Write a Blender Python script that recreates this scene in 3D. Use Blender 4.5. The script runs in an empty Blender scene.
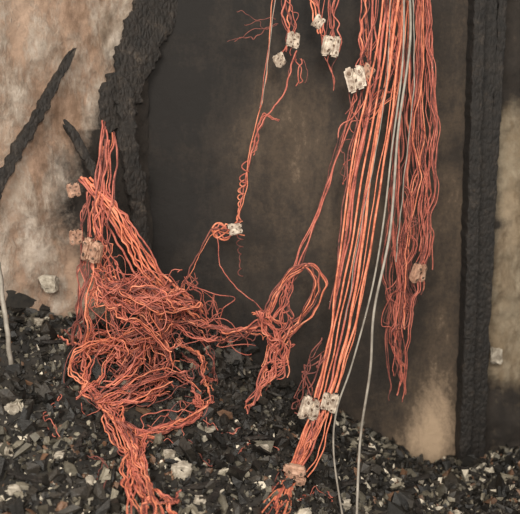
import bpy, bmesh, math, random
import numpy as np
from mathutils import Vector, noise, Matrix
random.seed(7); rng=np.random.default_rng(7)
scene=bpy.context.scene
COL=scene.collection
# ---------------------------------------------------------------- layout helpers (metres)
PITCH=math.radians(10); CAM=Vector((0,-2.0,0.93)); FP=800.0
Fv=Vector((0,math.cos(PITCH),-math.sin(PITCH))); Uv=Vector((0,math.sin(PITCH),math.cos(PITCH)))
def ray(u,v): return Fv+Vector((1,0,0))*((u-260)/FP)+Uv*((257-v)/FP)
def P(u,v,y=0.0):
    r=ray(u,v); return CAM+r*((y-CAM.y)/r.y)
CX=P(150,200,0).x; LS=0.6
def PL(u,v,off=0.0):            # point on the slanting left wall
    r=ray(u,v); t=(LS*(CAM.x-CX)-CAM.y-off)/(r.y-LS*r.x); return CAM+r*t
HX=[-1.4,-.6,-.42,-.3,-.12,0,.15,.3,.45,.6,1.6]; HZ=[.56,.53,.47,.41,.37,.29,.19,.11,.03,.05,.12]
def h(x,y):
    H=float(np.interp(x,HX,HZ)); s=max(0,min(1,-y/1.15))
    f=1-0.88*(s*s*(3-2*s)*0.5+s*0.5)
    n=noise.noise(Vector((x*5,y*5,1.3)))*.035+noise.noise(Vector((x*13,y*13,4)))*.028
    return max(H*f+n*(0.6+H),-0.01)
def PS(u,v,lift=0.02,cap=-0.07):
    r=ray(u,v); t=1.0
    while t<2.2:
        p=CAM+r*t
        if p.y>cap: return P(u,v,cap)
        if p.x<CX and p.y>LS*(p.x-CX)-0.05: return p
        if p.z<h(p.x,p.y)+lift: return p
        t+=0.01
    return P(u,v,cap)
# ---------------------------------------------------------------- node helpers
def S(c):
    return tuple(((x/255)/12.92 if x/255<=.04045 else ((x/255+.055)/1.055)**2.4) for x in c)+(1,)
def newmat(name):
    m=bpy.data.materials.new(name); m.use_nodes=True; nt=m.node_tree
    return m,nt,nt.nodes['Principled BSDF']
def N(nt,t,**k):
    n=nt.nodes.new(t)
    for a,b in k.items(): setattr(n,a,b)
    return n
def pos(nt): return N(nt,'ShaderNodeNewGeometry').outputs['Position']
def mapped(nt,rot,scale):
    m=N(nt,'ShaderNodeMapping'); m.inputs['Rotation'].default_value=rot; m.inputs['Scale'].default_value=scale
    nt.links.new(pos(nt),m.inputs['Vector']); return m.outputs[0]
def noi(nt,scale,detail=6,rough=.6,vec=None,dist=0):
    n=N(nt,'ShaderNodeTexNoise'); n.inputs['Scale'].default_value=scale; n.inputs['Detail'].default_value=detail
    n.inputs['Roughness'].default_value=rough; n.inputs['Distortion'].default_value=dist
    nt.links.new(vec or pos(nt),n.inputs['Vector']); return n.outputs['Fac']
def ramp(nt,fac,stops):
    r=N(nt,'ShaderNodeValToRGB'); e=r.color_ramp.elements
    while len(e)<len(stops): e.new(.5)
    for i,(p,c) in enumerate(stops): e[i].position=p; e[i].color=c
    nt.links.new(fac,r.inputs['Fac']); return r.outputs['Color']
def mix(nt,f,a,b,mode='MIX'):
    m=N(nt,'ShaderNodeMix',data_type='RGBA',blend_type=mode)
    for s,val in ((m.inputs[0],f),(m.inputs[6],a),(m.inputs[7],b)):
        if hasattr(val,'links'): nt.links.new(val,s)
        else: s.default_value=val
    return m.outputs[2]
def math_(nt,op,a,b,clamp=False):
    m=N(nt,'ShaderNodeMath',operation=op); m.use_clamp=clamp
    for s,val in ((m.inputs[0],a),(m.inputs[1],b)):
        if hasattr(val,'links'): nt.links.new(val,s)
        else: s.default_value=val
    return m.outputs[0]
def bump(nt,b,hh,st=.5,d=.01):
    n=N(nt,'ShaderNodeBump'); n.inputs['Strength'].default_value=st; n.inputs['Distance'].default_value=d
    nt.links.new(hh,n.inputs['Height']); nt.links.new(n.outputs[0],b.inputs['Normal'])
def attr(nt,name): 
    a=N(nt,'ShaderNodeAttribute'); a.attribute_name=name; return a
# ---------------------------------------------------------------- materials
def soot_wall(name,under,paint,soot_a,soot_b,bs=.6,soft=.54):
    m,nt,b=newmat(name)
    dv=mapped(nt,(0,math.radians(28),0),(1.6,1.2,.7))
    under_c=ramp(nt,noi(nt,5,10,.65,vec=dv),under)
    paint_c=ramp(nt,noi(nt,24,8,.65),paint)
    pf=noi(nt,8,14,.74,vec=dv,dist=.15)
    pm=ramp(nt,pf,[(.46,(0,0,0,1)),(.58,(1,1,1,1))])
    pc=mix(nt,math_(nt,'MULTIPLY',pm,.75),under_c,paint_c)
    fine=ramp(nt,noi(nt,60,9,.8),[(.3,(.74,.72,.70,1)),(.7,(1.1,1.09,1.08,1))])
    pc=mix(nt,1.0,pc,fine,'MULTIPLY')
    dirt=ramp(nt,noi(nt,6,14,.8,vec=dv,dist=.3),[(.49,(1,1,1,1)),(.62,(.56,.51,.46,1)),(.74,(.34,.30,.26,1))])
    pc=mix(nt,1.0,pc,dirt,'MULTIPLY')
    sc=ramp(nt,noi(nt,16,9,.72),[(.3,soot_a),(.62,soot_b),(.78,S((96,82,70)))])
    a=attr(nt,'soot').outputs['Fac']
    nz=noi(nt,13,12,.78)
    f=math_(nt,'ADD',a,math_(nt,'MULTIPLY',math_(nt,'SUBTRACT',nz,.5),1.7))
    f=math_(nt,'MULTIPLY',math_(nt,'SUBTRACT',f,.30),1.7,True)
    nt.links.new(mix(nt,f,pc,sc),b.inputs['Base Color'])
    b.inputs['Roughness'].default_value=.9
    bump(nt,b,math_(nt,'ADD',noi(nt,28,10,.75),math_(nt,'MULTIPLY',pm,.4)),bs,.012)
    return m
m_plaster=soot_wall('peeling_scorched_plaster',[(.3,S((144,118,100))),(.5,S((166,140,120))),(.7,S((182,156,136)))],[(.35,S((178,166,152))),(.6,S((202,192,180)))],S((28,24,21)),S((52,45,39)),.75)
m_stone=soot_wall('scorched_render',[(.3,S((108,94,76))),(.5,S((134,118,96))),(.7,S((152,136,114)))],[(.35,S((144,132,112))),(.6,S((160,148,128)))],S((28,24,21)),S((52,45,39)))
m_panel,nt,b=newmat('sooty_board')
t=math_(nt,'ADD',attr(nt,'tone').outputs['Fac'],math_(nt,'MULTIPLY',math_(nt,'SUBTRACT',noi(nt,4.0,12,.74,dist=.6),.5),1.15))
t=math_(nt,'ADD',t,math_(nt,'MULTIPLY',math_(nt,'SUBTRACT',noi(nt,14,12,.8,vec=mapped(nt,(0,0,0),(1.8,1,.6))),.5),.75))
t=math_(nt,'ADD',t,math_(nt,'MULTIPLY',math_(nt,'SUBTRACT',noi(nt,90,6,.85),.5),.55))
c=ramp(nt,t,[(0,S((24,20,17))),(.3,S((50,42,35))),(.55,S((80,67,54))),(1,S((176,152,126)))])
nt.links.new(c,b.inputs['Base Color']); b.inputs['Roughness'].default_value=.8
bump(nt,b,noi(nt,40,10,.78),.6,.008)
def char(name,c1,c2,c3):
    m,nt,b=newmat(name)
    v=N(nt,'ShaderNodeTexVoronoi'); v.feature='DISTANCE_TO_EDGE'; v.inputs['Scale'].default_value=75
    nt.links.new(mapped(nt,(0,0,0),(1.3,1,.7)),v.inputs['Vector'])
    nt.links.new(ramp(nt,noi(nt,30,10,.8),[(.34,S(c1)),(.56,S(c2)),(.74,S(c3))]),b.inputs['Base Color'])
    b.inputs['Roughness'].default_value=.75
    bump(nt,b,math_(nt,'ADD',v.outputs['Distance'],math_(nt,'MULTIPLY',noi(nt,60,8,.75),.5)),.6,.012); return m
m_char=char('charred_wood',(16,14,12),(42,36,31),(98,86,74))
m_char_j=char('charred_jamb_wood',(16,14,12),(36,31,27),(76,66,56))
def copper(name,c1,c2,c3):
    m,nt,b=newmat(name)
    nt.links.new(ramp(nt,noi(nt,30,8,.82),[(.36,S(c1)),(.48,S(c2)),(.68,S(c3))]),b.inputs['Base Color'])
    b.inputs['Roughness'].default_value=.65
    return m
m_cu=[copper('annealed_copper_bright',(146,78,58),(212,120,88),(240,166,132)),
      copper('annealed_copper',(104,54,46),(178,94,78),(212,132,110)),
      copper('oxidised_copper',(46,30,27),(116,62,54),(162,96,82))]
def plain(name,c1,c2,r=.7,met=0,sc=30):
    m,nt,b=newmat(name)
    nt.links.new(ramp(nt,noi(nt,sc,6,.65),[(.35,S(c1)),(.65,S(c2))]),b.inputs['Base Color'])
    b.inputs['Roughness'].default_value=r; b.inputs['Metallic'].default_value=met
    bump(nt,b,noi(nt,120,6,.6),.3,.003); return m
m_grey=plain('ashy_aluminium_wire',(116,108,98),(162,154,142),.6,0)
m_cer=plain('burnt_porcelain',(132,112,96),(216,202,184),.6,0,80)
m_cer2=plain('heat_stained_porcelain',(130,94,76),(196,158,134),.6,0,80)
m_screw=plain('burnt_brass_screw',(74,58,48),(120,98,80),.5,.2)
m_frag=plain('plaster_fragment',(108,98,84),(190,180,164),.9,0,60)
m_rub,nt,b=newmat('charred_rubble')
rc=mix(nt,1.0,attr(nt,'Col').outputs['Color'],ramp(nt,noi(nt,80,7,.8),[(.3,(.5,.48,.46,1)),(.7,(1.5,1.46,1.4,1))]),'MULTIPLY')
rc=mix(nt,ramp(nt,noi(nt,12,10,.8),[(.50,(0,0,0,1)),(.78,(.5,.5,.5,1))]),rc,S((92,84,74)))
nt.links.new(rc,b.inputs['Base Color'])
b.inputs['Roughness'].default_value=.5
bump(nt,b,noi(nt,170,5,.7),.6,.004)
m_ash=plain('ash_bed',(18,16,14),(48,43,37),.85,0,50)
# ---------------------------------------------------------------- object helpers
def obj_from(name,verts,faces,mats,smooth=False):
    me=bpy.data.meshes.new(name); me.from_pydata([tuple(v) for v in verts],[],faces); me.update()
    for m in mats: me.materials.append(m)
    if smooth: me.polygons.foreach_set('use_smooth',[True]*len(me.polygons))
    o=bpy.data.objects.new(name,me); COL.objects.link(o); return o
def grid_wall(name,A,Bv,Cv,nx,nz,fn,attrname,mat,disp=0,nrm=Vector((0,-1,0)),thick=.08,ridge=0):
    verts=[];vals=[]
    for j in range(nz+1):
        for i in range(nx+1):
            p=A+Bv*(i/nx)+Cv*(j/nz)
            vals.append(fn(p))
            d=(noise.noise(p*4)*.6+noise.noise(p*11)*.3+noise.noise(p*27)*.15+noise.noise(p*60)*.07)*disp
            if ridge:
                q=(p.x*.80-p.z*.60)   # flaking plaster layers running on the diagonal
                k=noise.noise(Vector((q*9,(p.x*.6+p.z*.8)*1.6,3)))
                d+=ridge*max(0,min(1,(k-.02)*9))
            verts.append(p+nrm*d)
    f=[(j*(nx+1)+i,j*(nx+1)+i+1,(j+1)*(nx+1)+i+1,(j+1)*(nx+1)+i) for j in range(nz) for i in range(nx)]
    o=obj_from(name,verts,f,[mat],True)
    a=o.data.attributes.new(attrname,'FLOAT','POINT'); a.data.foreach_set('value',vals)
    s=o.modifiers.new('thickness','SOLIDIFY'); s.thickness=thick; s.offset=-1
    return o
def blob(p,c,r,ry=None):
    dx=(p.x-c.x)/r; dz=(p.z-c.z)/(ry or r); return math.exp(-(dx*dx+dz*dz))
# ---------------------------------------------------------------- room shell
XR=P(478,200,0).x
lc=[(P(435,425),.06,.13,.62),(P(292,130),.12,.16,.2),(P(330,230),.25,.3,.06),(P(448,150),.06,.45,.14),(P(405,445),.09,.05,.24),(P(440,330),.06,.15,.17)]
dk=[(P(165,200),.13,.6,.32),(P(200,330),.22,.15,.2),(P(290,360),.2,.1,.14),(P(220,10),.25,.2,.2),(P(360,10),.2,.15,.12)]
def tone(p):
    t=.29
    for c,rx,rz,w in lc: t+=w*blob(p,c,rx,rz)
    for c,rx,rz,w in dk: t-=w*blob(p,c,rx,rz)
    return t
grid_wall('wall_back',Vector((CX-.01,0,-.02)),Vector((XR-CX+.02,0,0)),Vector((0,0,2.0)),180,280,tone,'tone',m_panel,.008)
k1=PL(152,0);k2=PL(92,118)
def soot_left(p):
    m=(k1.x-k2.x)/(k1.z-k2.z); f=max(k2.x+m*(p.z-k2.z),k2.x-.03) if p.z>k2.z-.03 else k2.x-.03-.05*math.sin((k2.z-p.z)*9)
    s=.5+(p.x-f)*9
    s=max(-.15,min(1.6,s))
    for (u,v,r,rz,w) in [(15,165,.06,.04,.35),(52,85,.04,.08,.35),(20,340,.2,.05,.9),(60,215,.03,.05,.3),(5,235,.1,.015,.3),(110,20,.06,.04,.12),(35,120,.02,.08,.3)]:
        s+=w*blob(p,PL(u,v),r,rz)
    return s
d=Vector((-1,-LS,0)); L=1.0
grid_wall('wall_left',Vector((CX,0,-.02))+d*L,-d*L,Vector((0,0,2.0)),260,400,soot_left,'soot',m_plaster,.04,Vector((LS,-1,0)).normalized(),ridge=.007)
def soot_right(p):
    s=.15
    z1=P(505,118).z; z2=P(505,372).z
    if p.z>z1: s+=min(1.1,(p.z-z1)*14)
    if p.z<z2: s+=min(.8,(z2-p.z)*10)
    s+=max(0,1-(p.x-P(492,200).x)*26)*.7
    s+=.5*blob(p,P(500,225),.05,.02)
    return s
grid_wall('wall_right',Vector((XR,.02,-.02)),Vector((1.1,0,0)),Vector((0,0,2.0)),160,280,soot_right,'soot',m_stone,.06)
fl=obj_from('floor',[(-1.4,-2.6,-.03),(1.7,-2.6,-.03),(1.7,.1,-.03),(-1.4,.1,-.03)],[(0,1,2,3)],[m_ash])
# ---------------------------------------------------------------- charred timbers
def timber(name,p0,p1,w,dpt,nrm,seed,taper=(1,1),parent=None,seg=70,amp=1.0,K=20,e=.3,rag=0,mat=None,bow_=.012):
    p0=Vector(p0);p1=Vector(p1);ax=(p1-p0).normalized(); sd=ax.cross(nrm).normalized(); nn=sd.cross(ax).normalized()
    ln=(p1-p0).length; verts=[];faces=[]
    for i in range(seg+1):
        s=i/seg; tp=taper[0]+(taper[1]-taper[0])*s
        if s<.06: tp*=.45+s/.06*.55
        if s>.94: tp*=.45+(1-s)/.06*.55
        bow=sd*noise.noise(Vector((s*2.3,seed*5,0)))*bow_*min(1,amp)
        for k in range(K):
            a=2*math.pi*(k+.5)/K; ca,sa=math.cos(a),math.sin(a)
            x=math.copysign(abs(ca)**e,ca)*w/2; y=math.copysign(abs(sa)**e,sa)*dpt/2
            sg=1 if x>0 else -1
            rg=(noise.noise(Vector((s*ln*18,sg*5,seed)))+.7*noise.noise(Vector((s*ln*60,sg*5,seed))))*rag*abs(ca)
            c=p0+ax*(ln*s)+sd*(x*tp+sg*rg)+nn*y*tp+bow
            q=c.copy(); q-=ax*(q.dot(ax))*.5
            nz=noise.noise(q*22+Vector((seed,0,0)))*.22+noise.noise(q*60)*.16+noise.noise(c*150)*.10+noise.cell(c*70)*.05
            verts.append(c+(sd*min(abs(x),.02)*sg+nn*y)*nz*amp+ax*noise.noise(Vector((k*.9,s*9,seed)))*.02*(1 if s<.1 or s>.9 else .1))
    for i in range(seg):
        for k in range(K):
            k2_=(k+1)%K; faces.append((i*K+k,i*K+k2_,(i+1)*K+k2_,(i+1)*K+k))
    faces.append(tuple(range(K))[::-1]); faces.append(tuple(seg*K+k for k in range(K)))
    o=obj_from(name,verts,faces,[mat or m_char],amp<.9 and seg>60); 
    if parent: o.parent=parent
    return o
nb=Vector((0,-1,0)); nl=Vector((LS,-1,0)).normalized()
jamb=bpy.data.objects.new('charred_door_jamb',None); COL.objects.link(jamb)
xx=P(472,200,-.05).x
timber('jamb_post',(xx+.010,-.03,-.02),(xx-.008,-.03,1.7),.030,.06,nb,1,parent=jamb,seg=400,amp=.5,K=28,e=.2,rag=.004,mat=m_char_j)
timber('jamb_stop',(xx+.038,-.015,-.02),(xx+.026,-.015,1.7),.034,.035,nb,2,parent=jamb,seg=400,amp=.45,K=28,e=.2,rag=.003,mat=m_char_j)
timber('jamb_lining',(xx+.058,-.005,-.02),(xx+.052,-.005,1.7),.022,.05,nb,12,parent=jamb,seg=400,amp=.5,K=24,e=.2,rag=.006,mat=m_char_j)
timber('charred_batten',PL(74,50,.035),PL(-25,228,.035),.026,.022,nl,3,(.7,1.2),amp=.95,seg=120,rag=.009)
timber('charred_board',PL(176,-40,.035),PL(107,128,.04),.115,.018,nl,4,(1.1,.65),amp=1.1,seg=300,K=64,e=.3,rag=.020,bow_=.003)
timber('charred_board',PL(122,80,.055),PL(143,262,.065),.045,.016,nl,5,(1,.8),amp=1.1,seg=200,K=36,e=.3,rag=.013,bow_=.004)
timber('charred_batten',PL(66,124,.075),PL(114,205,.10),.024,.018,nl,6,(.7,1.1),amp=.7,seg=80,rag=.006)
# ---------------------------------------------------------------- rubble heap
nx,ny=240,130; X0,X1,Y0,Y1=-1.05,1.05,-1.3,-.004
verts=[]
for j in range(ny+1):
    for i in range(nx+1):
        x=X0+(X1-X0)*i/nx; y=Y0+(Y1-Y0)*j/ny
        z=h(x,y)+noise.noise(Vector((x*40,y*40,0)))*.008
        if x<CX: y=min(y,LS*(x-CX)+.01)
        verts.append((x,y,z))
faces=[(j*(nx+1)+i,j*(nx+1)+i+1,(j+1)*(nx+1)+i+1,(j+1)*(nx+1)+i) for j in range(ny) for i in range(nx)]
heap=bpy.data.objects.new('charred_rubble_heap',None); COL.objects.link(heap)
o=obj_from('ash_bed',verts,faces,[m_ash],True); o.parent=heap
bm=bmesh.new(); bmesh.ops.create_icosphere(bm,subdivisions=1,radius=1)
IV=np.array([v.co[:] for v in bm.verts]); IF=np.array([[v.index for v in f.verts] for f in bm.faces]); bm.free()
CV=np.array([(x,y,z) for x in(-1,1) for y in(-1,1) for z in(-1,1)],float)*.75
CF=[(0,1,3,2),(4,6,7,5),(0,4,5,1),(2,3,7,6),(0,2,6,4),(1,5,7,3)]
def rrot():
    q=rng.normal(size=4); q/=np.linalg.norm(q); w,x,y,z=q
    return np.array([[1-2*(y*y+z*z),2*(x*y-z*w),2*(x*z+y*w)],[2*(x*y+z*w),1-2*(x*x+z*z),2*(y*z-x*w)],[2*(x*z-y*w),2*(y*z+x*w),1-2*(x*x+y*y)]])
V=[];F=[];C=[];base=0
pal=[(S((24,22,19)),.48),(S((50,46,41)),.22),(S((88,84,74)),.14),(S((128,122,108)),.075),(S((106,80,62)),.045),(S((200,192,176)),.045)]
pr=np.array([p[1] for p in pal]);pr/=pr.sum()
for n in range(38000):
    x=rng.uniform(-.95,1.0); y=-rng.uniform(0,1)**1.1*1.0-.005
    if x<CX and y>LS*(x-CX)-.01: continue
    s=min(.019,.0041*math.exp(rng.normal()*.55)); 
    if n%3<2: v=IV*(1+rng.normal(size=(12,1))*.30); f=IF
    else: v=CV*(1+rng.normal(size=(8,3))*.38); f=CF
    v=v*np.array([rng.uniform(.6,1.9),rng.uniform(.5,1.2),rng.uniform(.2,.8)])*s
    v=v@rrot().T+np.array([x,y,h(x,y)+s*rng.uniform(0,1.1)])
    v[:,1]=np.minimum(v[:,1],-.004)
    pp=pr.copy()
    lf=.0
    if y<-.35: lf=min(1,(-.35-y)*3)
    if x>.2: lf=max(lf,.8)
    if x<-.40: lf=max(lf,.9)
    cl=noise.noise(Vector((x*9,y*9,7)))
    pp[2:]*=max(.12,(.35+lf*1.6)*(1+cl*1.8))*(1 if s<.010 else .5); pp/=pp.sum()
    c=np.array(pal[rng.choice(len(pal),p=pp)][0][:3])*rng.uniform(.7,1.3)
    V.append(v); 
    for ff in f: F.append(tuple(int(q)+base for q in ff)); C.append((*c,1,len(ff)))
    base+=len(v)
o=obj_from('rubble_chunks',np.vstack(V),F,[m_rub]); o.parent=heap
ca=o.data.color_attributes.new('Col','FLOAT_COLOR','CORNER')
buf=[]
for c in C: buf+=list(c[:4])*c[4]
ca.data.foreach_set('color',buf)
for i in range(110):
    x=random.uniform(-.8,.6); y=-random.uniform(.05,.8)
    if x<CX and y>LS*(x-CX)-.06: continue
    a=random.uniform(0,math.pi); l=random.uniform(.02,.07)
    p=Vector((x,y,h(x,y)+.010)); dv=Vector((math.cos(a),math.sin(a)*.6,random.uniform(-.3,.3)))*l
    timber('splinter',p-dv,p+dv,random.uniform(.005,.014),.006,Vector((0,0,1)),i,seg=14,parent=heap)
fr=[(50,283,10,9),(122,388,12,8),(182,472,11,11),(6,452,8,8),(36,322,8,5),(262,452,9,7),(150,438,10,6),(12,408,7,6),(228,345,6,5),(300,440,6,5),(408,480,6,5),(14,490,7,6),(60,455,6,4),(210,430,6,4),(345,505,7,5),(496,356,6,9),(170,455,7,5),(240,372,6,4),(90,480,5,4),(235,480,6,4),(380,465,5,4),(28,436,5,4),(200,500,6,4)]
V=[];F=[];base=0
bm=bmesh.new(); bmesh.ops.create_icosphere(bm,subdivisions=3,radius=1)
I3=[v.co.copy() for v in bm.verts]; F3=[[v.index for v in f.verts] for f in bm.faces]; bm.free()
for i,(u,v,a_,b_) in enumerate(fr):
    c=PS(u,v,.006,-.03) if u<490 else P(u,v,-.03); sc=(CAM-c).length/FP
    for q in I3:
        e=Vector([math.copysign(abs(t)**.6,t) for t in q])
        k=1+noise.noise(q*1.3+Vector((i*7,0,0)))*.5+noise.noise(q*3+Vector((i,0,0)))*.15
        V.append(c+Vector((e.x*a_*sc,e.y*a_*.8*sc,e.z*b_*sc))*k*.85)
    F+=[tuple(t+base for t in f) for f in F3]; base+=len(I3)
obj_from('plaster_fragments',V,F,[m_frag])
# ---------------------------------------------------------------- wires
def cr(pts,m):
    n=len(pts); out=[]
    for k in range(m+1):
        t=k/m*(n-1); i=min(int(t),n-2); f=t-i
        p0=pts[max(i-1,0)];p1=pts[i];p2=pts[i+1];p3=pts[min(i+2,n-1)]
        out.append(.5*((2*p1)+(-p0+p2)*f+(2*p0-5*p1+4*p2-p3)*f*f+(-p0+3*p1-3*p2+p3)*f**3))
    return out
def G(u,v,y,s):
    p=P(u,v,y) if y<0 else PS(u,v,y)
    return np.array([p.x,p.y,p.z,s/400.0])
# y<0 : hangs in the plane y ; y>=0 : rests on the heap with that clearance
def strands(spl,guide,n,r=.0024,curl=.25,freq=3,cols=(.3,.5,.2),ends=.06,m=70,y_sp=.8,start=0.0,fray=0.0,kink=.0016,flat=None,lock=1,lj=.22):
    g=[G(*q) for q in guide]; A=np.array(cr(g,m))
    for k in range(n):
        if k%lock==0:
            a=random.uniform(0,2*math.pi); rr=math.sqrt(random.random()); bx,by=math.cos(a)*rr,math.sin(a)*rr*y_sp
            bph=[random.uniform(0,6.28) for _ in range(9)]; bfq=[freq*random.uniform(.4,1)*(1 if q<3 else 2.7) for q in range(9)]
            b0=random.uniform(0,start); b1=random.uniform(0,ends); bo=Vector((random.uniform(0,99),0,0))
        ox,oy=bx,by; ph,fq=bph,bfq; off=bo; e0,e1=b0,b1
        if lock>1:
            ox+=random.uniform(-lj,lj); oy+=random.uniform(-lj,lj); ph=[q+random.uniform(-.35,.35) for q in bph]
            off=bo+Vector((random.uniform(-.4,.4),0,0)); e0=max(0,b0+random.uniform(-.05,.05)); e1=max(0,b1+random.uniform(-.06,.06))
        if flat is not None: ox=-1+2*(k+.5)/n+random.uniform(-.1,.1)
        i0=int(m*e0); i1=min(m,int(m*(1-e1)))
        lean=random.uniform(-1,1)
        pts=[]
        for i in range(i0,i1+1):
            s=i/m; x,y,z,sp=A[i]; sp=max(sp,.0005)
            w=[math.sin(6.28*fq[q]*s+ph[q]) for q in range(9)]
            fr_=fray*max(0,s-.6)**2*lean
            kx=noise.noise(off+Vector((s*m*.22,0,0)))*kink*2; kz=noise.noise(off+Vector((s*m*.22,7,0)))*kink*2
            px=x+sp*(ox*(1-curl*.4)+curl*(w[0]*.8+w[3]*.35))+fr_+kx; py=y+sp*(oy+curl*(w[1]*.6+w[4]*.25))*.8; pz=z+sp*curl*(w[2]*.9+w[5]*.35)+kz
            py=min(py,-.015)
            if px<CX: py=min(py,LS*(px-CX)-.03)
            pz=max(pz,h(px,py)+.004)
            pts.append((px,py,pz))
        c=random.choices((0,1,2),cols)[0]
        spl.append((pts,r*random.uniform(.6,1.3),c))
def coil(spl,u0,v0,u1,v1,y,rad,turns,r=.002,c=1):
    a=P(u0,v0,y);b_=P(u1,v1,y); m=turns*14; pts=[]
    for i in range(m+1):
        s=i/m; p=a.lerp(b_,s); an=s*turns*6.283; rd=rad*(.6+.5*math.sin(s*7)); 
        pts.append((p.x+math.cos(an)*rd,p.y+math.sin(an)*rd,p.z+math.sin(an)*.002))
    spl.append((pts,r,c))
def emit(name,spl,mats):
    cu=bpy.data.curves.new('c','CURVE'); cu.dimensions='3D'; cu.bevel_depth=1.0; cu.bevel_resolution=1; cu.use_fill_caps=True
    for m in mats: cu.materials.append(m)
    for pts,r,c in spl:
        if len(pts)<2: continue
        s=cu.splines.new('POLY'); s.points.add(len(pts)-1)
        for q,p in zip(s.points,pts): q.co=(*p,1); q.radius=r
        s.material_index=c; s.use_smooth=True
    t=bpy.data.objects.new('t',cu); COL.objects.link(t)
    dg=bpy.context.evaluated_depsgraph_get(); me=bpy.data.meshes.new_from_object(t.evaluated_get(dg))
    bpy.data.objects.remove(t); o=bpy.data.objects.new(name,me); COL.objects.link(o); me.name=name; return o
NM='copper_wire_bundle'
s=[]
strands(s,[(395,-25,-.22,10),(386,60,-.22,11),(369,150,-.24,15),(352,260,-.27,15),(337,340,-.3,12),(323,398,-.33,10),(306,440,-.36,6),(293,472,-.42,5),(272,525,.02,8)],6,.0026,.12,1.4,(.8,.2,0),flat=1,kink=.0022)
strands(s,[(403,-25,-.20,9),(394,70,-.2,9),(378,170,-.24,10),(362,270,-.27,10),(346,350,-.3,8),(331,402,-.33,6),(318,450,-.38,6),(300,480,.02,6)],3,.0020,.18,1.3,(.3,.6,.1),flat=1,kink=.003)
strands(s,[(372,-25,-.2,9),(374,60,-.2,12),(366,120,-.22,12),(352,190,-.24,8),(344,260,-.27,7),(330,330,-.3,7),(318,395,-.33,6)],4,.0018,.3,2,(.2,.5,.3),.5,kink=.003)
strands(s,[(388,-25,-.2,16),(384,40,-.2,20),(374,90,-.2,20),(358,130,-.22,12)],16,.0014,.35,2,(.15,.5,.35),.6,50,lock=2,kink=.003)
strands(s,[(362,-25,-.2,8),(364,20,-.2,8),(360,60,-.2,6)],5,.0015,.35,2,(.15,.5,.35),.1,40,kink=.003)
strands(s,[(372,60,-.21,10),(356,130,-.22,14),(344,180,-.23,10)],6,.0011,.6,2,(0,.5,.5),.6,50,kink=.003)
strands(s,[(300,415,-.34,8),(312,380,-.34,10),(326,345,-.32,12)],6,.0014,.6,2,(.2,.5,.3),.2,40,kink=.003)
strands(s,[(322,400,-.34,6),(308,440,-.38,5),(290,480,-.44,6),(262,525,.03,12)],8,.0014,.6,2,(.2,.5,.3),.2,40,kink=.003)
emit(NM,s,m_cu)
s=[]
strands(s,[(420,-25,-.16,13),(420,60,-.16,15),(416,140,-.17,19),(410,210,-.18,22),(406,280,-.19,18),(401,340,-.2,12),(398,402,-.2,7)],33,.0012,.28,3,(.12,.48,.4),.5,110,kink=.003,lock=3,lj=.16)
strands(s,[(424,-25,-.15,7),(424,80,-.15,9),(425,160,-.16,8),(428,215,-.16,6),(426,270,-.16,7),(420,310,-.17,7)],9,.0012,.4,3,(.08,.5,.42),.5,90,kink=.003,lock=3)
strands(s,[(400,-25,-.18,9),(402,100,-.18,9),(396,190,-.18,10),(398,290,-.19,8),(394,340,-.2,8),(402,375,-.2,4),(394,405,-.2,3)],9,.0014,.3,3,(.15,.6,.25),.2,110,kink=.003,lock=3)
strands(s,[(405,180,-.18,18),(402,260,-.18,18),(398,330,-.19,14),(398,395,-.2,6)],14,.0010,.5,3,(.05,.5,.45),.5,90,kink=.004,start=.3,lock=2)
emit(NM,s,m_cu)
s=[]
strands(s,[(284,-25,-.2,7),(287,10,-.2,8),(290,36,-.2,6),(282,56,-.2,6)],7,.0014,.4,2,(.2,.5,.3),.2,40,kink=.003)
strands(s,[(330,-25,-.2,9),(330,20,-.2,9),(332,50,-.2,9),(337,92,-.2,7)],9,.0013,.4,2,(.2,.5,.3),.4,40,kink=.003)
strands(s,[(312,-25,-.2,5),(316,5,-.2,5),(324,36,-.2,5)],5,.0014,.4,2,(.2,.6,.2),.1,30)
strands(s,[(297,52,-.2,2),(284,90,-.2,2),(264,122,-.2,2),(250,155,-.2,2),(244,190,-.2,3)],2,.0014,.5,3,(.1,.6,.3),.05,kink=.003)
strands(s,[(276,-25,-.2,2),(268,50,-.2,2),(260,110,-.2,2),(248,160,-.2,3),(243,200,-.2,4),(237,228,-.2,4)],2,.0014,.5,3,(.2,.6,.2),.05,kink=.002)
strands(s,[(276,120,-.2,3),(262,116,-.2,3),(255,140,-.2,4),(248,158,-.2,3)],3,.0012,.6,2,(.1,.6,.3),.3)
coil(s,246,160,238,232,-.2,.009,6,.0014); coil(s,243,180,236,228,-.19,.007,7,.0014,0)
coil(s,240,232,240,276,-.2,.007,6,.0012,2)
strands(s,[(300,60,-.2,4),(303,75,-.2,6),(296,92,-.2,6)],3,.0010,.6,1.5,(0,.5,.5),.4,24)
emit(NM,s,m_cu)
s=[]
for q in [[(278,18),(262,20),(247,14),(238,10)],[(278,24),(258,30),(240,36),(228,44)],[(276,22),(262,34),(248,38),(232,40)],[(268,28),(256,22),(244,26)]]:
    strands(s,[(u,v,-.2,2) for u,v in q],1,.0009,.8,2,(0,0,1),.05,30)
emit('frayed_wire_ends',s,m_cu)
s=[]
strands(s,[(366,60,-.2,6),(352,115,-.2,4),(336,160,-.2,2),(316,215,-.21,2),(298,258,-.22,3),(284,300,-.24,4),(268,325,-.24,5)],3,.0014,.45,2,(.2,.6,.2),.03,kink=.002)
strands(s,[(345,120,-.18,4),(328,182,-.18,2),(306,250,-.2,2),(290,290,-.22,2)],2,.0010,.5,2,(0,.5,.5),.05)
strands(s,[(266,318,-.25,6),(274,300,-.25,5),(290,276,-.25,6),(308,267,-.25,5),(318,284,-.25,6),(308,308,-.25,8),(288,330,-.25,8),(276,350,-.25,8)],8,.0015,.5,2,(.2,.6,.2),.2,kink=.003,lock=2)
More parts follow.
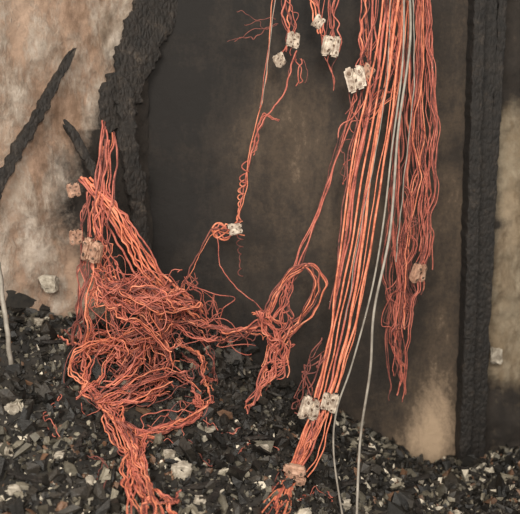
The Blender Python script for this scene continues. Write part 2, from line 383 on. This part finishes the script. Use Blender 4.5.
strands(s,[(262,314,-.26,8),(276,330,-.26,11),(280,356,-.26,13),(266,385,-.28,11),(250,416,-.3,7)],21,.0014,.45,2.5,(.2,.5,.3),.4,kink=.003,lock=3)
strands(s,[(290,285,-.25,6),(288,320,-.25,9),(290,350,-.25,8),(270,392,-.27,8)],8,.0013,.6,3,(.1,.6,.3),.35,kink=.003,lock=2)
strands(s,[(216,228,-.2,2),(218,262,-.2,2),(236,288,-.2,2),(262,312,-.22,3),(280,325,-.22,2)],1,.0010,.6,2,(0,.6,.4),.03)
strands(s,[(240,222,-.2,3),(226,228,-.2,4),(212,232,-.2,4),(200,252,-.2,3),(188,276,-.2,4),(178,296,-.2,6)],2,.0014,.4,2,(.2,.6,.2),.03)
strands(s,[(236,232,-.2,5),(222,226,-.2,6),(212,232,-.2,4),(224,236,-.2,5),(238,226,-.2,4)],4,.0018,.7,1.5,(.4,.5,.1),.1,30)
strands(s,[(178,300,-.2,10),(200,326,-.2,8),(232,330,-.22,5),(262,322,-.24,6)],12,.0014,.55,2.2,(.3,.5,.2),.08,kink=.003,lock=3)
strands(s,[(185,315,-.2,9),(205,336,-.2,7),(240,336,-.22,6),(268,334,-.24,7)],6,.0013,.7,3,(.1,.6,.3),.1,kink=.003)
strands(s,[(196,330,-.2,5),(214,360,-.2,4),(212,385,-.2,4)],4,.0012,.8,2,(0,.6,.4),.2,40)
strands(s,[(190,275,-.2,4),(196,296,-.2,6),(215,318,-.2,6)],3,.0011,.8,2,(0,.6,.4),.3,40)
strands(s,[(176,298,-.2,10),(205,300,-.2,14),(222,330,-.2,12),(250,345,-.2,10)],5,.0009,1.2,2,(0,.5,.5),.4,70,kink=.005)
emit(NM,s,m_cu)
s=[]
strands(s,[(108,118,-.26,6),(108,150,-.26,8),(103,185,-.27,10),(100,215,-.28,10)],18,.0017,.25,1.5,(.1,.6,.3),.3,40,start=.35,lock=2)
strands(s,[(84,178,-.27,5),(104,204,-.27,8),(128,240,-.26,10),(152,278,-.25,12),(176,302,-.24,13),(196,320,-.22,13)],8,.0025,.18,1.4,(.7,.3,0),.15,flat=1,kink=.0025)
strands(s,[(96,185,-.27,5),(120,215,-.27,8),(142,258,-.26,9),(164,292,-.24,9)],6,.0018,.3,1.5,(.3,.6,.1),.15,kink=.003)
strands(s,[(92,195,-.28,7),(88,250,-.28,10),(84,310,-.3,10),(78,360,-.3,7),(80,395,.03,6)],14,.0014,.4,2.5,(.1,.5,.4),.3,kink=.003,lock=3)
strands(s,[(98,205,-.28,8),(100,260,-.28,14),(108,300,-.3,14),(128,320,-.3,12)],12,.0015,.45,2.5,(.15,.55,.3),.3,kink=.003,lock=2)
T=[([(104,262,-.3,14),(122,296,-.3,18),(150,310,-.28,22),(190,322,-.26,18)],40,1.0),
   ([(108,285,-.31,14),(130,300,-.33,15),(165,298,-.31,14),(200,312,-.28,12)],28,.8),
   ([(155,318,.05,20),(128,345,.05,22),(100,368,.05,18),(84,392,.03,9)],36,.8),
   ([(84,378,.03,7),(100,402,.04,9),(130,388,.05,14),(165,380,.05,14),(204,396,.03,10)],36,.6),
   ([(196,392,.03,10),(202,408,.03,8),(172,424,.03,9),(140,436,.03,10),(114,425,.03,9)],28,.5),
   ([(165,325,.04,22),(150,365,.04,22),(176,388,.04,14)],16,1.0),
   ([(96,325,.04,14),(112,360,.04,20),(145,378,.04,16)],16,.9),
   ([(104,400,.04,9),(114,425,.04,13),(130,450,.04,13),(138,480,.05,13),(148,530,.06,17)],36,.45),
   ([(144,430,.04,9),(134,460,.04,8),(138,490,.05,9),(160,525,.05,14)],18,.4),
   ([(150,500,.05,12),(165,505,.05,8),(180,485,.04,5)],6,.6),
   ([(60,330,.03,6),(75,342,.04,6),(96,336,.04,8)],5,.8),
   ([(180,345,.03,16),(208,365,.03,9),(200,392,.03,9)],12,.8)]
for g,n,c in T: strands(s,g,n,.0014,c,1.1,(.3,.42,.28),.35,80,start=.3,kink=.004,lock=4,lj=.2)
for g,n,c in T[:7]: strands(s,g,5,.0009,1.4,1.6,(.1,.5,.4),.4,90,start=.4,kink=.006)
# loose clippings lying in the debris
for g in [[(200,420,.01,4),(222,436,.01,5),(240,428,.01,4)],[(60,400,.01,4),(50,420,.01,4),(62,440,.01,4)],[(180,440,.01,4),(200,452,.01,5),(212,470,.01,4)],[(238,452,.01,3),(262,440,.01,4),(278,452,.01,3)],[(90,455,.01,4),(104,470,.01,4),(98,492,.01,4)],[(300,500,.01,3),(320,492,.01,4),(334,502,.01,3)]]:
    strands(s,g,2,.0010,.8,1.4,(.1,.5,.4),.2,40,kink=.004)
emit('tangled_copper_wire',s,m_cu)
s=[]
strands(s,[(404,-25,-.28,0),(403,60,-.29,0),(392,150,-.3,0),(384,220,-.32,0),(372,290,-.34,0),(352,365,-.36,0),(337,410,-.38,0),(334,455,-.4,0),(345,530,.01,0)],1,.0022,0,1,(1,0,0),0,90,kink=0)
strands(s,[(408,-25,-.26,0),(410,40,-.26,0),(398,130,-.3,0),(390,230,-.34,0),(374,310,-.38,0),(370,370,-.40,0),(360,440,-.42,0),(356,530,.01,0)],1,.0022,0,1,(1,0,0),0,90,kink=0)
strands(s,[(278,-25,-.22,0),(268,60,-.22,0),(262,105,-.22,0)],1,.0014,0,1,(1,0,0),0,40)
strands(s,[(390,-25,-.27,0),(388,60,-.27,0),(378,140,-.28,0),(360,230,-.29,0),(345,320,-.33,0)],1,.0011,0,1,(1,0,0),0,60)
strands(s,[(412,-25,-.25,0),(414,80,-.25,0),(404,180,-.26,0),(396,262,-.26,0)],1,.0011,0,1,(1,0,0),0,60)
emit('bare_grey_wire',s,[m_grey,m_grey,m_grey])
s=[]
strands(s,[(-2,262,-.32,0),(3,300,-.34,0),(8,335,-.36,0),(12,372,.0,0)],1,.005,0,1,(1,0,0),0,30)
emit('bent_steel_rod',s,[m_grey,m_grey,m_grey])
# ---------------------------------------------------------------- terminal blocks
def terminal(u,v,y,w,rot,mat,seed,name='porcelain_terminal_block'):
    bm=bmesh.new()
    def box(cx,cy,cz,sx,sy,sz,mi=0,bev=.12):
        r=bmesh.ops.create_cube(bm,size=1); vs=r['verts']
        for q in vs: q.co=Vector((q.co.x*sx+cx,q.co.y*sy+cy,q.co.z*sz+cz))
        es=list({e for q in vs for e in q.link_edges})
        rb=bmesh.ops.bevel(bm,geom=es,offset=bev*min(sx,sy,sz),segments=2,affect='EDGES')
        for f in {f for q in rb['verts'] for f in q.link_faces}: f.material_index=mi
    def cyl(cx,cy,cz,r_,d_,axis,mi=0,r2=None):
        M=Matrix.Translation((cx,cy,cz))
        if axis=='Y': M=M@Matrix.Rotation(math.pi/2,4,'X')
        r=bmesh.ops.create_cone(bm,cap_ends=True,segments=18,radius1=r_,radius2=r2 or r_,depth=d_,matrix=M)
        for f in {f for q in r['verts'] for f in q.link_faces}: f.material_index=mi
    box(0,0,0,1.0,.42,.7,0,.2)
    for sx in(-1,1):
        box(sx*.26,-.04,0,.46,.5,1.2,0,.22)
        for sz in(-1,1):
            cyl(sx*.27,-.30,sz*.32,.15,.08,'Y',0,.13)
            cyl(sx*.27,-.335,sz*.32,.085,.03,'Y',1)
            cyl(sx*.27,0,sz*.60,.10,.06,'Z',2)
    cyl(0,-.22,0,.07,.1,'Y',1)
    for q in bm.verts:
        q.co+=Vector([noise.noise(q.co*1.5+Vector((seed*5,t,0))) for t in(0,9,18)])*.16
    me=bpy.data.meshes.new(name); bm.to_mesh(me); bm.free()
    for m in (mat,m_screw,m_char): me.materials.append(m)
    o=bpy.data.objects.new(name,me); COL.objects.link(o)
    c=P(u,v,y) if y<0 else PS(u,v,y)
    sc=w*(c-CAM).length/FP
    o.location=c; o.scale=(sc,sc,sc); o.rotation_euler=rot
    return o
R=math.radians
for i,(u,v,y,w,rot,m) in enumerate([
 (293,40,-.215,12,(0.1,R(10),.5),m_cer),(279,60,-.215,11,(0,R(-25),.6),m_cer),
 (331,46,-.225,17,(.1,R(12),.3),m_cer),(356,79,-.235,19,(0,R(-12),-.3),m_cer),(367,72,-.22,11,(0,R(30),.3),m_cer2),
 (418,272,-.205,15,(.2,R(5),.6),m_cer2),(235,229,-.215,11,(0,R(80),.3),m_cer),
 (310,408,-.36,19,(0,R(18),.2),m_cer),(330,402,-.37,16,(0,R(12),-.4),m_cer),(294,474,-.44,19,(.2,R(100),.2),m_cer2),
 (92,250,-.33,19,(0,R(20),-.3),m_cer2),(76,237,-.3,12,(.1,R(5),.5),m_cer2),(74,190,-.29,12,(0,R(-8),.4),m_cer2),
 (318,22,-.2,10,(0,R(40),.3),m_cer)]):
    terminal(u,v,y,w,rot,m,i)
# ---------------------------------------------------------------- light
def area(name,loc,tgt,size,power,col):
    l=bpy.data.lights.new(name,'AREA'); l.size=size; l.energy=power; l.color=col
    o=bpy.data.objects.new(name,l); COL.objects.link(o); o.location=loc
    o.rotation_euler=(Vector(tgt)-Vector(loc)).to_track_quat('-Z','Y').to_euler()
area('doorway_daylight',(-.9,-3.4,2.0),(-.3,0,.6),1.3,88,(1,.94,.85))
area('camera_flash',(.12,-2.1,1.25),(0,0,.6),.2,24,(1,.93,.83))
w=bpy.data.worlds.new('dim_room'); scene.world=w; w.use_nodes=True
w.node_tree.nodes['Background'].inputs[0].default_value=(1,.97,.92,1); w.node_tree.nodes['Background'].inputs[1].default_value=.66
cd=bpy.data.cameras.new('camera'); cam=bpy.data.objects.new('camera',cd); COL.objects.link(cam)
cd.sensor_fit='HORIZONTAL'; cd.sensor_width=36; cd.lens=36*FP/520; cam.location=CAM; cam.rotation_euler=(math.pi/2-PITCH,0,0); cd.clip_start=.01
cd.dof.use_dof=True; cd.dof.focus_distance=1.72; cd.dof.aperture_fstop=3.0
scene.camera=cam
scene.view_settings.view_transform='Standard'
